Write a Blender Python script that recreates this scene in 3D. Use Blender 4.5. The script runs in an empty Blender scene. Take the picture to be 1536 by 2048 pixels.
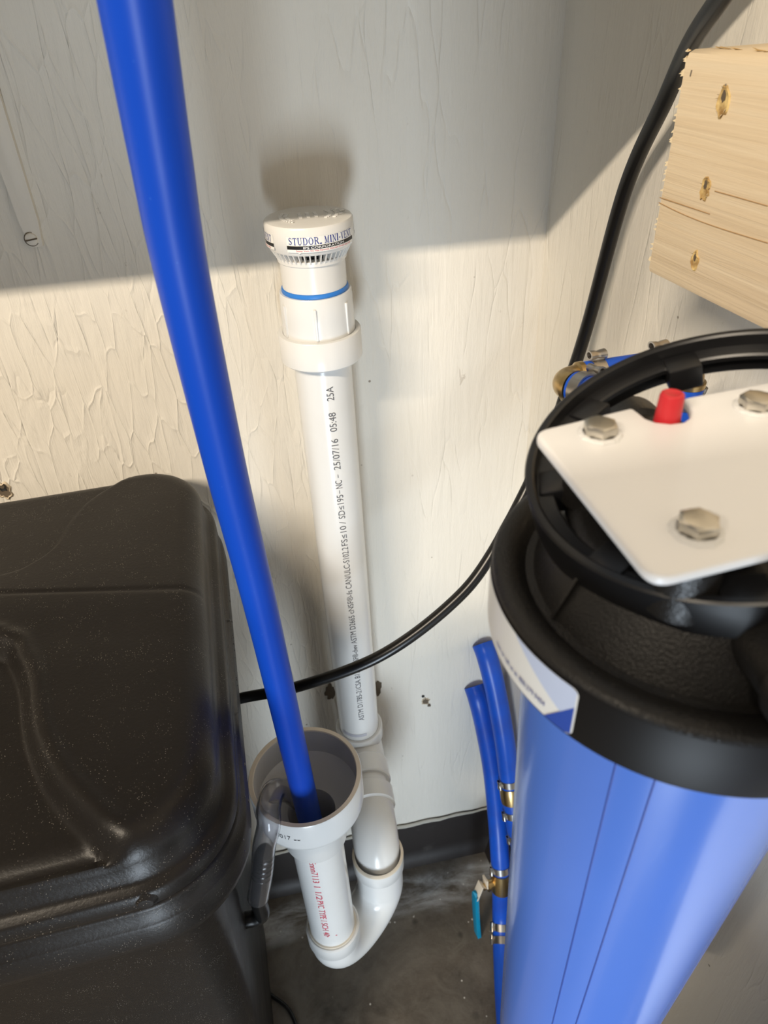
import bpy, bmesh, math, random
import numpy as np
from mathutils import Vector, Matrix

random.seed(7)
scene = bpy.context.scene
COL = scene.collection

# ----------------------------------------------------------------- camera
# world: X along the back wall, Y into the back wall (wall at Y=0), Z up, floor at Z=0, metres
H = 1.17                                   # camera height above the floor
F = 1420.0                                 # focal length in pixels of the 1536x2048 frame
CX, CY = 768.0, 1024.0
CAM = np.array([0.0, -0.606, H])
_down = np.array([869.0 - CX, 2950.0 - CY, F]); _down /= np.linalg.norm(_down)
_f0 = np.array([0, 0, 1.0]) - _down * _down[2]; _f0 /= np.linalg.norm(_f0)
_r0 = np.cross(_down, _f0)
_a = math.radians(9.5)
_X = _r0 * math.cos(_a) + _f0 * math.sin(_a)
_Z = -_down
_Y = np.cross(_Z, _X)
ROT = np.stack([_X, _Y, _Z], 1)            # camera coords = ROT @ world

cam_d = bpy.data.cameras.new('camera')
cam = bpy.data.objects.new('camera', cam_d); COL.objects.link(cam)
cam_d.sensor_fit = 'VERTICAL'; cam_d.sensor_height = 36.0; cam_d.lens = F / 2048.0 * 36.0
cam_d.clip_start = 0.01
_m = Matrix.Identity(4)
_rw, _uw, _bw = ROT.T @ [1, 0, 0], ROT.T @ [0, -1, 0], ROT.T @ [0, 0, -1]
for i in range(3):
    _m[i][0], _m[i][1], _m[i][2], _m[i][3] = _rw[i], _uw[i], _bw[i], CAM[i]
cam.matrix_world = _m
cam_d.dof.use_dof = True; cam_d.dof.focus_distance = 0.47; cam_d.dof.aperture_fstop = 17
scene.camera = cam

# ----------------------------------------------------------------- light
world = bpy.data.worlds.new('world'); scene.world = world; world.use_nodes = True
world.node_tree.nodes['Background'].inputs[0].default_value = (1.0, 0.93, 0.84, 1)
world.node_tree.nodes['Background'].inputs[1].default_value = 0.21

def area(name, loc, target, sx, sy, power, col):
    d = bpy.data.lights.new(name, 'AREA'); d.shape = 'RECTANGLE'; d.size = sx; d.size_y = sy
    d.energy = power; d.color = col
    o = bpy.data.objects.new(name, d); COL.objects.link(o); o.location = loc
    o.rotation_euler = (Vector(target) - Vector(loc)).to_track_quat('-Z', 'Y').to_euler()
    return o
# assumed long ceiling tube, unseen, running parallel to the back wall
assumed_tube_lamp = area('assumed_tube_lamp', (-1.30, -1.64, 1.23 + H), (-1.30, -0.2, H - .3), 1.25, 0.03, 74, (1.0, 0.86, 0.68))
# added low cool area light behind the camera; its source is assumed, unseen
added_low_light = area('added_cool_light', (-0.19, -1.30, 0.30), (0.06, 0, .42), 0.28, 0.56, 13.0, (0.76, 0.88, 1.0))

scene.cycles.max_bounces = 8; scene.cycles.diffuse_bounces = 3; scene.cycles.glossy_bounces = 3; scene.cycles.transmission_bounces = 8
vs = scene.view_settings
vs.view_transform = 'Standard'; vs.look = 'None'; vs.exposure = 0.10; vs.gamma = 1.0; vs.use_curve_mapping = False

# ----------------------------------------------------------------- pixel -> place helpers
def ray(x, y):
    return ROT.T @ np.array([x - CX, y - CY, F])
def dep(x, y, d):  return CAM + ray(x, y) / F * d            # known distance along the view axis
def onY(x, y, Y):  d = ray(x, y); return CAM + d * ((Y - CAM[1]) / d[1])
def onX(x, y, X):  d = ray(x, y); return CAM + d * ((X - CAM[0]) / d[0])
def onZ(x, y, z):  d = ray(x, y); return CAM + d * ((z + H - CAM[2]) / d[2])   # z below the camera

# right wall is slightly out of square
SPL = math.radians(6.0)
COR = np.array([0.2576, 0.0]); WD = np.array([math.sin(SPL), -math.cos(SPL)]); WN = np.array([-math.cos(SPL), -math.sin(SPL)])
def wpt(s, t, z): p = COR + WD * s + WN * t; return Vector((p[0], p[1], z + H))
def onW(x, y, t):
    d = ray(x, y); k = ((COR + WN * t - CAM[:2]) @ WN) / (d[:2] @ WN); q = CAM + d * k
    return (q[:2] - COR) @ WD, q[2] - H

# ----------------------------------------------------------------- materials
def nt(m): return m.node_tree
class Mat:
    def __init__(s, name, col, rough=.5, metal=0, spec=.5, coat=0, trans=0, ior=1.45):
        s.m = bpy.data.materials.new(name); s.m.use_nodes = True
        s.t = s.m.node_tree; s.b = s.t.nodes['Principled BSDF']; s.L = s.t.links
        i = s.b.inputs
        i['Base Color'].default_value = (*col, 1); i['Roughness'].default_value = rough; i['Metallic'].default_value = metal
        i['Specular IOR Level'].default_value = spec; i['Coat Weight'].default_value = coat
        i['Transmission Weight'].default_value = trans; i['IOR'].default_value = ior
        s._tc = None; s.col = (*col, 1); s.cur = None; s.bump_prev = None
    def tc(s):
        if not s._tc:
            s._tc = s.t.nodes.new('ShaderNodeTexCoord')
        return s._tc.outputs['Object']
    def mapping(s, scale=(1, 1, 1), rot=(0, 0, 0), loc=(0, 0, 0)):
        n = s.t.nodes.new('ShaderNodeMapping'); n.inputs['Scale'].default_value = scale; n.inputs['Rotation'].default_value = rot
        n.inputs['Location'].default_value = loc
        s.L.new(s.tc(), n.inputs['Vector']); return n.outputs[0]
    def noise(s, scale, detail=4, rough=.55, dist=0, vec=None):
        n = s.t.nodes.new('ShaderNodeTexNoise'); n.inputs['Scale'].default_value = scale; n.inputs['Detail'].default_value = detail
        n.inputs['Roughness'].default_value = rough; n.inputs['Distortion'].default_value = dist
        s.L.new(vec if vec is not None else s.tc(), n.inputs['Vector']); return n.outputs['Fac']
    def voro(s, scale, feature='F1', vec=None, rnd=1):
        n = s.t.nodes.new('ShaderNodeTexVoronoi'); n.feature = feature; n.inputs['Scale'].default_value = scale
        n.inputs['Randomness'].default_value = rnd
        s.L.new(vec if vec is not None else s.tc(), n.inputs['Vector']); return n.outputs['Distance']
    def ramp(s, fac, stops):
        n = s.t.nodes.new('ShaderNodeValToRGB'); e = n.color_ramp.elements
        while len(e) < len(stops): e.new(.5)
        for k, (p, c) in zip(e, stops):
            k.position = p; k.color = (*c, 1) if not isinstance(c, (int, float)) else (c, c, c, 1)
        s.L.new(fac, n.inputs['Fac']); return n.outputs['Color']
    def mix(s, fac, a, b, mode='MIX'):
        n = s.t.nodes.new('ShaderNodeMix'); n.data_type = 'RGBA'; n.blend_type = mode
        for v, k in ((fac, 0), (a, 6), (b, 7)):
            if hasattr(v, 'links') or hasattr(v, 'is_linked'): s.L.new(v, n.inputs[k])
            else: n.inputs[k].default_value = v if k == 0 else ((*v, 1) if len(v) == 3 else v)
        return n.outputs[2]
    def math(s, op, a, b=0.5):
        n = s.t.nodes.new('ShaderNodeMath'); n.operation = op
        for v, k in ((a, 0), (b, 1)):
            if hasattr(v, 'is_linked'): s.L.new(v, n.inputs[k])
            else: n.inputs[k].default_value = v
        return n.outputs[0]
    def warp(s, vec, scale, amt):
        n = s.t.nodes.new('ShaderNodeTexNoise'); n.inputs['Scale'].default_value = scale; s.L.new(vec, n.inputs['Vector'])
        v = s.t.nodes.new('ShaderNodeVectorMath'); v.operation = 'MULTIPLY_ADD'
        s.L.new(n.outputs['Color'], v.inputs[0]); v.inputs[1].default_value = (amt,) * 3; s.L.new(vec, v.inputs[2]); return v.outputs[0]
    def color(s, out): s.L.new(out, s.b.inputs['Base Color']); return s
    def rough(s, out): s.L.new(out, s.b.inputs['Roughness']); return s
    def bump(s, h, dist=.001, strength=.5):
        n = s.t.nodes.new('ShaderNodeBump'); n.inputs['Distance'].default_value = dist; n.inputs['Strength'].default_value = strength
        s.L.new(h, n.inputs['Height'])
        if s.bump_prev is not None: s.L.new(s.bump_prev, n.inputs['Normal'])
        s.bump_prev = n.outputs[0]; s.L.new(n.outputs[0], s.b.inputs['Normal']); return s

M = {}
def wall_mat(name, base, crack):
    w = Mat(name, base, .62, spec=.3)
    v = w.warp(w.mapping((1, 1, .24)), 30, .024)
    c1 = w.voro(66, 'DISTANCE_TO_EDGE', v)
    cr = w.ramp(c1, [(0, 1.0), (.04, .35), (.14, 0.0)])
    v3 = w.warp(w.mapping((1, 1, .16), loc=(3, 1, 2)), 40, .03)
    c3 = w.ramp(w.voro(30, 'DISTANCE_TO_EDGE', v3), [(0, 0.0), (.02, .8), (.05, 1.0)])
    # the paint is flaked and wrinkled towards one end of the wall, combed towards the other
    sp = w.t.nodes.new('ShaderNodeSeparateXYZ'); w.L.new(w.tc(), sp.inputs[0])
    grad = w.ramp(w.math('ADD', w.math('MULTIPLY', sp.outputs[0], -1.6), w.noise(7, 3)), [(.38, 0.0), (.62, 1.0)]) if crack > .5 else w.ramp(w.noise(9, 3), [(.55, 0.0), (.75, .5)])
    cr2 = w.mix(w.math('MULTIPLY', grad, w.ramp(w.noise(30, 3), [(.38, .2), (.58, 1.0)])), (0, 0, 0), cr)
    pt = w.ramp(w.noise(11, 3), [(.46, 0.0), (.58, 1.0)])
    cr3 = w.mix(pt, (1, 1, 1), c3)
    fine = w.noise(170, 5, .65, .4, w.mapping((1, 1, .07)))
    mid = w.noise(48, 4, .6, 1.0, w.mapping((1, 1, .25)))
    w.bump(fine, .0013, .58).bump(mid, .0030, .42).bump(cr2, .0018, .46).bump(cr3, .0013, .42)
    speck = w.ramp(w.voro(30), [(.0, 1.0), (.026, 1.0), (.045, 0.0)])
    spk2 = w.ramp(w.noise(9, 2), [(.44, 0.0), (.54, .85)])
    dirt = w.math('MULTIPLY', speck, spk2)
    scuff = w.ramp(w.noise(75, 5, .7, 1.2, w.mapping((1.6, 1.6, .5))), [(.67, 0.0), (.72, .5)])
    scuff = w.math('MULTIPLY', scuff, w.ramp(w.noise(6, 2), [(.46, 0.0), (.58, 1.0)]))
    col = w.mix(w.ramp(w.noise(3.5, 3), [(.3, 0.0), (.7, .5)]), base, tuple(b * k for b, k in zip(base, (.96, .95, .92))))
    col = w.mix(dirt, col, (.22, .17, .12))
    col = w.mix(scuff, col, (.40, .34, .27))
    w.color(col); return w
M['wall'] = wall_mat('wall_paint_back', (.80, .76, .68), 1.0)
M['wall_r'] = wall_mat('wall_paint_right', (.80, .76, .68), .25)

fl = Mat('concrete_floor', (.12, .105, .09), .55, spec=.45)
n1 = fl.ramp(fl.noise(7, 6, .65, .5), [(.30, (.046, .038, .029)), (.5, (.104, .086, .066)), (.72, (.185, .158, .126))])
n2 = fl.ramp(fl.noise(26, 5, .7, 1.0), [(.42, 0.0), (.75, .55)])
n3 = fl.ramp(fl.voro(48), [(0, 1.0), (.05, 1.0), (.085, 0.0)])
n3b = fl.ramp(fl.noise(40, 2), [(.44, 0.0), (.52, 1.0)])
pits = fl.ramp(fl.voro(19), [(0, 1.0), (.06, .9), (.13, 0.0)])
cfl = fl.mix(n2, n1, (.17, .15, .12))
cfl = fl.mix(fl.math('MULTIPLY', pits, fl.ramp(fl.noise(13), [(.42, 0.0), (.52, .8)])), cfl, (.03, .026, .02))
cfl = fl.mix(fl.math('MULTIPLY', n3, n3b), cfl, (.55, .52, .46))
# white powdery streak of old adhesive swept along the wall base
sx = fl.t.nodes.new('ShaderNodeSeparateXYZ'); fl.L.new(fl.warp(fl.tc(), 22, .03), sx.inputs[0])
streak = fl.ramp(fl.math('MULTIPLY', sx.outputs[1], -1.0), [(0.0, 0.0), (.016, .1), (.032, .85), (.062, .5), (.085, 0.0)])
streakn = fl.ramp(fl.noise(30, 5, .7, .5, fl.mapping((.35, 1, 1))), [(.40, 0.0), (.62, 1.0)])
cfl = fl.mix(fl.math('MULTIPLY', streak, streakn), cfl, (.55, .56, .56))
fl.color(cfl).bump(fl.noise(40, 6, .7), .002, .5).rough(fl.ramp(fl.noise(9, 4), [(.3, .38), (.7, .7)]))
M['floor'] = fl

bb = Mat('black_rubber_base', (.022, .017, .015), .5)
bb.bump(bb.noise(40, 4), .001, .4).color(bb.mix(bb.ramp(bb.noise(22, 5, .7), [(.6, 0.0), (.8, .5)]), (.022, .017, .015), (.10, .09, .08)))
M['base'] = bb
caulk = Mat('paint_edge', (.55, .52, .45), .7); caulk.bump(caulk.noise(120, 4), .001, .6); M['caulk'] = caulk
pv = Mat('white_pvc', (.86, .86, .84), .22, spec=.5)
pv.color(pv.mix(pv.ramp(pv.noise(14, 5, .65), [(.45, 0.0), (.85, .35)]), (.755, .755, .74), (.67, .655, .61))); M['pvc'] = pv
pw = Mat('white_abs_vent', (.76, .74, .70), .25); pw.bump(pw.noise(300, 2), .0002, .2); M['vent'] = pw
M['pvc_cut'] = Mat('cut_pvc_edge', (.80, .72, .60), .5)
M['glue'] = Mat('dried_cement', (.70, .63, .52), .35)
M['purple'] = Mat('primer_smear', (.50, .50, .55), .4)
def plain(k, name, col, r, **kw): M[k] = Mat(name, col, r, **kw)
hb = Mat('blue_hose_vinyl', (.006, .062, .48), .38, spec=.32)
hb.color(hb.mix(hb.ramp(hb.voro(160), [(0, .7), (.05, .5), (.09, 0.0)]), (.005, .060, .47), (.03, .12, .55))); M['hose'] = hb
pb = Mat('blue_pex', (.008, .085, .56), .35); pb.color(pb.mix(pb.ramp(pb.noise(30, 4), [(.4, 0.0), (.75, .6)]), (.008, .09, .58), (.02, .06, .38))); M['pex'] = pb
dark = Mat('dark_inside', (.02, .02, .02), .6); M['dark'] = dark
tank = Mat('black_tank_plastic', (.010, .0088, .0078), .40, spec=.30)
d1 = tank.ramp(tank.voro(640), [(0, 1.0), (.12, 1.0), (.20, 0.0)])
d2 = tank.ramp(tank.noise(75, 3), [(.47, 0.0), (.62, 1.0)])
d3 = tank.ramp(tank.noise(7, 3), [(.35, .06), (.75, .30)])
dust = tank.math('MULTIPLY', tank.math('MULTIPLY', d1, d2), .55)
tank.color(tank.mix(dust, tank.mix(d3, (.010, .0085, .0075), (.020, .017, .0145)), (.34, .31, .27)))
tank.bump(tank.noise(420, 3, .6), .0005, .30).rough(tank.ramp(tank.noise(12, 4), [(.3, .34), (.7, .46)]))
M['tank'] = tank
cap = Mat('black_textured_cap', (.011, .010, .0095), .42, spec=.5)
cap.bump(cap.ramp(cap.voro(1500), [(0, 1.0), (.7, 0.0)]), .0003, .35)
cap.color(cap.mix(cap.ramp(cap.voro(420), [(0, .6), (.06, .5), (.10, 0.0)]), (.011, .010, .0092), (.12, .11, .10)))
M['cap'] = cap
plain('collar', 'black_smooth_collar', (.010, .0085, .0075), .46, spec=.16)
plain('ring', 'black_wrench_plastic', (.009, .009, .010), .32)
sump = Mat('blue_filter_housing', (.085, .19, .60), .20, spec=.55, coat=.15)
sump.color(sump.mix(sump.ramp(sump.noise(6, 3), [(.35, 0.0), (.7, .5)]), (.105, .225, .70), (.09, .195, .63))); M['sump'] = sump
plain('sump_line', 'blue_housing_seam', (.04, .085, .36), .3)
plain('white_steel', 'white_powder_coat', (.77, .77, .77), .38)
pc = Mat('chipped_powder_coat', (.70, .70, .69), .6); pc.bump(pc.noise(700, 4), .0006, .8); M['chip'] = pc
st = Mat('zinc_bolt', (.56, .53, .47), .28, metal=1); st.bump(st.noise(220, 4), .0004, .35); M['bolt'] = st
stl = Mat('stainless_clamp', (.52, .49, .45), .30, metal=1); stl.bump(stl.noise(160, 3, .5, 0, stl.mapping((1, 1, .2))), .0003, .3); M['clamp'] = stl
br = Mat('brass', (.62, .44, .20), .32, metal=1); br.bump(br.noise(130, 4), .0004, .35); M['brass'] = br
plain('red', 'red_button', (.50, .020, .028), .4)
wd = Mat('pine_wood', (.72, .55, .34), .62, spec=.3)
gv = wd.warp(wd.mapping((2.5, 2.5, 150)), .9, 1.6)
g1 = wd.ramp(wd.noise(1.0, 5, .6, .6, gv), [(.30, (.67, .53, .35)), (.5, (.75, .61, .42)), (.75, (.81, .69, .50))])
g2 = wd.ramp(wd.noise(14, 3, .5, 0, wd.mapping((1, 1, .35))), [(.3, .0), (.75, .45)])
wd.color(wd.mix(g2, g1, (.79, .66, .47))).bump(wd.noise(1.6, 6, .7, .6, gv), .0009, .5); M['wood'] = wd
plain('wood_line', 'dark_growth_ring', (.42, .26, .12), .7)
wi = Mat('raw_wood_hole', (.62, .36, .08), .8); wi.color(wi.ramp(wi.noise(160, 3), [(.35, (.34, .20, .07)), (.6, (.80, .60, .26))])); M['wood_in'] = wi
plain('splinter', 'pale_wood_splinter', (.86, .72, .48), .7)
plain('pencil', 'pencil_mark', (.20, .17, .13), .8)
plain('cable', 'black_tubing', (.008, .0075, .007), .30)
plain('lid_black', 'black_fitting', (.009, .009, .009), .25)
clr = Mat('clear_vinyl_tube', (.95, .95, .985), .08, trans=.98, ior=1.33); M['clear'] = clr
plain('teal', 'teal_lever_sleeve', (.0, .24, .42), .35)
plain('cream', 'cream_metal', (.70, .62, .50), .4)
plain('label', 'white_sticker', (.84, .82, .77), .28)
plain('label_pale', 'pale_blue_print', (.58, .64, .80), .28)
plain('label_blue', 'deep_blue_print', (.03, .08, .40), .28)
plain('ink', 'grey_black_ink', (.10, .10, .11), .5)
plain('ink_purple', 'violet_ink', (.16, .13, .30), .5)
plain('ink_navy', 'navy_ink', (.012, .025, .22), .4)
plain('ink_black', 'black_ink', (.012, .011, .011), .4)
plain('ink_red', 'red_ink', (.62, .03, .08), .5)
plain('ink_gloss_white', 'white_ink_gloss', (.85, .84, .82), .4)
plain('gasket', 'blue_rubber_gasket', (.03, .20, .62), .4)
brk = Mat('painted_bracket', (.78, .735, .65), .5); brk.bump(brk.noise(120, 4), .0008, .4); M['bracket'] = brk
plain('scar', 'brown_scar_hole_shade', (.13, .10, .07), .9)
plain('scar_edge', 'torn_paper_edge', (.62, .52, .38), .9)
plain('drop', 'water_drop', (.02, .02, .025), .05)
plain('tank_grey', 'grey_tank_paint', (.10, .105, .11), .45)
plain('shelf', 'white_shelf_board', (.78, .74, .66), .5)
def MM(k): return M[k].m

# ----------------------------------------------------------------- mesh helpers
def catmull(pts, n=10):
    P = [Vector(p) for p in pts]
    P = [P[0] * 2 - P[1]] + P + [P[-1] * 2 - P[-2]]
    out = []
    for i in range(1, len(P) - 2):
        a, b, c, d = P[i - 1:i + 3]
        for k in range(n):
            t = k / n
            out.append(.5 * ((2 * b) + (c - a) * t + (2 * a - 5 * b + 4 * c - d) * t * t + (3 * b - a - 3 * c + d) * t ** 3))
    out.append(P[-2]); return out

class MB:
    """collects geometry in world coordinates for one mesh object"""
    def __init__(s): s.v = []; s.f = []
    def add(s, v, f):
        o = len(s.v); s.v += [Vector(p) for p in v]; s.f += [tuple(i + o for i in q) for q in f]; return s
    def grid(s, rings, close=True, cap0=False, cap1=False):
        n = len(rings[0]); v = [p for r in rings for p in r]; f = []
        for i in range(len(rings) - 1):
            for j in range(n if close else n - 1):
                a, b = i * n + j, i * n + (j + 1) % n
                f.append((a, b, b + n, a + n))
        if cap0: f.append(tuple(range(n))[::-1])
        if cap1: f.append(tuple(range((len(rings) - 1) * n, len(rings) * n)))
        return s.add(v, f)
    def lathe(s, prof, mat=None, n=64, a0=0, a1=2 * math.pi, cap0=False, cap1=False):
        mat = mat or Matrix.Identity(4); full = abs(a1 - a0 - 2 * math.pi) < 1e-6; m = n if full else n + 1
        rings = [[mat @ Vector((r * math.cos(a0 + (a1 - a0) * j / n), r * math.sin(a0 + (a1 - a0) * j / n), z)) for j in range(m)] for r, z in prof]
        return s.grid(rings, full, cap0, cap1)
    def tube(s, pts, r, n=16, cap=True, up=None):
        P = [Vector(p) for p in pts]; R = r if isinstance(r, (list, tuple)) else [r] * len(P)
        T = [(P[min(i + 1, len(P) - 1)] - P[max(i - 1, 0)]).normalized() for i in range(len(P))]
        u = Vector((0, 0, 1)) if abs(T[0].z) < .9 else Vector((1, 0, 0))
        u = (u - T[0] * u.dot(T[0])).normalized(); rings = []
        for p, t, rr in zip(P, T, R):
            u = (u - t * u.dot(t)).normalized(); w = t.cross(u)
            rings.append([p + (u * math.cos(2 * math.pi * j / n) + w * math.sin(2 * math.pi * j / n)) * rr for j in range(n)])
        return s.grid(rings, True, cap, cap)
    def box(s, x0, x1, y0, y1, z0, z1, mat=None):
        mat = mat or Matrix.Identity(4)
        v = [mat @ Vector((x, y, z)) for x in (x0, x1) for y in (y0, y1) for z in (z0, z1)]
        return s.add(v, [(0, 1, 3, 2), (4, 6, 7, 5), (0, 4, 5, 1), (2, 3, 7, 6), (0, 2, 6, 4), (1, 5, 7, 3)])
    def prism(s, pts, z0, z1, mat=None):
        mat = mat or Matrix.Identity(4); n = len(pts)
        v = [mat @ Vector((x, y, z0)) for x, y in pts] + [mat @ Vector((x, y, z1)) for x, y in pts]
        return s.add(v, [tuple(range(n))[::-1], tuple(range(n, 2 * n))] + [(i, (i + 1) % n, (i + 1) % n + n, i + n) for i in range(n)])
    def build(s, name, mat, parent=None, bevel=0, seg=2, ang=38, smooth=True, kind=None, bang=30, recalc=True):
        off = Vector(parent.location) if parent else Vector((0, 0, 0))
        p = parent.parent if parent else None
        if p: off = off + Vector(p.location)
        me = bpy.data.meshes.new(name)
        me.from_pydata([tuple(v - off) for v in s.v], [], s.f); me.validate()
        bm = bmesh.new(); bm.from_mesh(me)
        bmesh.ops.remove_doubles(bm, verts=bm.verts, dist=1e-6)
        if recalc: bmesh.ops.recalc_face_normals(bm, faces=bm.faces)
        if bevel:
            ed = [e for e in bm.edges if len(e.link_faces) == 2 and e.calc_face_angle(0) > math.radians(bang)]
            bmesh.ops.bevel(bm, geom=ed, offset=bevel, segments=seg, affect='EDGES', profile=.5, clamp_overlap=True)
        for f_ in bm.faces: f_.smooth = smooth
        for e in bm.edges:
            if len(e.link_faces) == 2 and e.calc_face_angle(0) > math.radians(ang): e.smooth = False
        bm.to_mesh(me); bm.free()
        me.materials.append(MM(mat) if isinstance(mat, str) else mat)
        o = bpy.data.objects.new(name, me); COL.objects.link(o)
        if parent: o.parent = parent
        if kind: o['kind'] = kind
        return o

def frame(loc, z, x=None):
    """matrix with local Z along z"""
    z = Vector(z).normalized(); x = Vector(x) if x is not None else (Vector((1, 0, 0)) if abs(z.x) < .9 else Vector((0, 1, 0)))
    x = (x - z * x.dot(z)).normalized(); y = z.cross(x)
    m = Matrix.Identity(4)
    for i in range(3): m[i][0], m[i][1], m[i][2], m[i][3] = x[i], y[i], z[i], loc[i]
    return m
def T(x, y, z): return Matrix.Translation((x, y, z))
def thing(name, label, cat, loc, group=None):
    o = bpy.data.objects.new(name, None); COL.objects.link(o); o.location = loc; o.empty_display_size = .05
    o['label'] = label; o['category'] = cat
    if group: o['group'] = group
    return o
def tag(o, label, cat, group=None):
    o['label'] = label; o['category'] = cat
    if group: o['group'] = group
    return o
def struct(o): o['kind'] = 'structure'; return o
def lab(o, text): o['label'] = text; return o

def text2d(s, size=1.0, shear=0, bold=0):
    cu = bpy.data.curves.new('t', 'FONT'); cu.body = s; cu.size = size; cu.resolution_u = 3; cu.shear = shear; cu.offset = bold
    o = bpy.data.objects.new('t', cu); COL.objects.link(o)
    dg = bpy.context.evaluated_depsgraph_get(); me = bpy.data.meshes.new_from_object(o.evaluated_get(dg))
    v = [(p.co.x, p.co.y) for p in me.vertices]; f = [tuple(p.vertices) for p in me.polygons]
    bpy.data.objects.remove(o); bpy.data.curves.remove(cu); bpy.data.meshes.remove(me)
    x0 = min(p[0] for p in v); x1 = max(p[0] for p in v); y0 = min(p[1] for p in v); y1 = max(p[1] for p in v)
    return v, f, (x0, x1, y0, y1)
def fit_text(s, w, h, **kw):
    """text scaled to exactly w x h, origin at lower left"""
    v, f, (x0, x1, y0, y1) = text2d(s, **kw)
    return [((x - x0) / (x1 - x0) * w, (y - y0) / (y1 - y0) * h) for x, y in v], f

# ================================================================= setting
wb = MB().box(-1.3, COR[0], 0, .12, 0, 2.5).build('wall_back', 'wall', smooth=False); struct(wb)
WR = Matrix(((WD[0], WN[0], 0, COR[0]), (WD[1], WN[1], 0, COR[1]), (0, 0, 1, 0), (0, 0, 0, 1)))   # local x = along wall, y = into room
wr = MB().box(-.02, 2.2, -.12, 0, 0, 2.5, WR).build('wall_right', 'wall_r', smooth=False); struct(wr)
flo = MB().box(-1.3, .9, -2.4, .0, -.08, 0).build('floor', 'floor', smooth=False); struct(flo)
# cove base along both walls
prof = [(0, 0), (.022, 0), (.016, .004), (.010, .012), (.006, .024), (.005, .094), (.003, .098), (0, .098)]
def cove(name, mat):
    rings = []
    n = len(prof)
    return rings
b1 = MB().grid([[Vector((x, -t, z)) for t, z in prof] for x in (-1.3, COR[0] - .004)], True, True, True).build('baseboard_back', 'base', ang=60); struct(b1)
b2 = MB().grid([[WR @ Vector((x, t, z)) for t, z in prof] for x in (.004, 2.0)], True, True, True).build('baseboard_right', 'base', ang=60); struct(b2)
c1 = MB()
N = 90
pts = [Vector((-1.0 + (COR[0] + .99) * i / N, -.004, .0985 + .0012 * math.sin(i * 1.7) + .001 * random.random())) for i in range(N + 1)]
c1.tube(pts, [.0016 + .0012 * random.random() for _ in pts], 6).build('paint_edge', 'caulk', b1)
# scars in the wall
def scar(px, py, r, wall, seed, mat='scar', edge=True, sq=1.3):
    rnd = random.Random(seed); c = onY(px, py, 0); n = 22
    rr = [r * (.75 + .5 * rnd.random()) for _ in range(n)]
    if edge:
        MB().grid([[Vector((c[0] + k * q * math.cos(6.283 * j / n), y, c[2] + sq * k * q * math.sin(6.283 * j / n))) for j, q in enumerate(rr)]
                  for k, y in ((1.35, -.0002), (1.12, -.0016), (.95, -.0004))], True).build('torn_edge', 'scar_edge', wall, ang=60)
    rings = [[Vector((c[0] + k * q * math.cos(6.283 * j / n), y, c[2] + sq * k * q * math.sin(6.283 * j / n))) for j, q in enumerate(rr)]
             for k, y in ((1.0, -.0008), (.6, -.0003), (.1, -.0002))]
    MB().grid(rings, True, False, True).build('wall_scar', mat, wall, ang=60)
scar(8, 980, .0055, wb, 3); scar(5, 975, .0032, wb, 5, 'dark', False)
scar(851, 1402, .0042, wb, 8); scar(846, 1392, .002, wb, 12, 'dark', False); scar(858, 1410, .0024, wb, 9, 'scar', False)
scar(660, 1383, .0062, wb, 10, 'scar', False, 2.4); scar(754, 1375, .0062, wb, 11, 'scar', False, 2.2)

# ================================================================= shelf and its bracket (above the frame)
shelf = MB().box(-.95, COR[0] - .003, -.300, -.001, H + .076, H + .095).build('wall_shelf', 'shelf', bevel=.001)
tag(shelf, 'white painted wooden shelf board above the vent pipe on back wall', 'shelf')
bs = onY(66, 474, 0)
bt = thing('shelf_bracket', 'painted steel shelf bracket screwed to back wall under the shelf', 'bracket', (bs[0], 0, bs[2]))
L0, L1 = onY(48, 450, 0), onY(84, 450, 0)
xw = (L1[0] - L0[0]) / 2
leg = MB(); rings = []
zt, zb = H + .074, bs[2] - .006
for k in range(13):
    t = k / 12; z = zb + (zt - zb) * t; w = xw * (1.0 + .75 * t); d = .0002 + .018 * max(0, t - .22)
    if k == 0: w *= .7
    xc = bs[0] + .002 * (1 - t)
    rings.append([Vector((xc - w, -.0002, z)), Vector((xc - w, -.006, z)), Vector((xc - w * .55, -.006, z)), Vector((xc - w * .28, -.006 - d * .6, z)),
                  Vector((xc + w * .28, -.006 - d * .6, z)), Vector((xc + w * .55, -.006, z)), Vector((xc + w, -.006, z)), Vector((xc + w, -.0002, z))])
leg.grid(rings, True, True, True).build('wall_leg', 'bracket', bt, ang=50)
MB().box(bs[0] - .012, bs[0] + .012, -.26, -.003, H + .0715, H + .0755).build('shelf_leg', 'bracket', bt, bevel=.001)
MB().add([(bs[0] - .002, -.006, H + .0), (bs[0] - .002, -.006, H + .0715), (bs[0] - .002, -.20, H + .0715),
          (bs[0] + .002, -.006, H + .0), (bs[0] + .002, -.006, H + .0715), (bs[0] + .002, -.20, H + .0715)],
         [(0, 1, 2), (5, 4, 3), (0, 2, 5, 3), (0, 3, 4, 1), (1, 4, 5, 2)]).build('gusset', 'bracket', bt, smooth=False)
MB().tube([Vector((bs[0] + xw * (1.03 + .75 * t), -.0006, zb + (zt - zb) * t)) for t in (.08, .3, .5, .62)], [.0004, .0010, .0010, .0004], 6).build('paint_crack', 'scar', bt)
scr = MB().lathe([(.0, .0082), (.0030, .0080), (.0043, .0074), (.0046, .0066), (.0046, .004)], frame((bs[0], 0, bs[2]), (0, -1, 0)), 28).build('screw', 'bracket', bt)
MB().box(-.0046, .0046, -.0005, .0005, .0078, .0085, frame((bs[0], 0, bs[2]), (0, -1, 0), (1, 0, .12))).build('slot', 'scar', scr, smooth=False)

MB().lathe([(.0047, .0060), (.0053, .0064), (.0052, .0059)], frame((bs[0], 0, bs[2]), (0, -1, 0)), 28, 1.2, 5.6).build('paint_crack', 'scar', bt)

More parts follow.
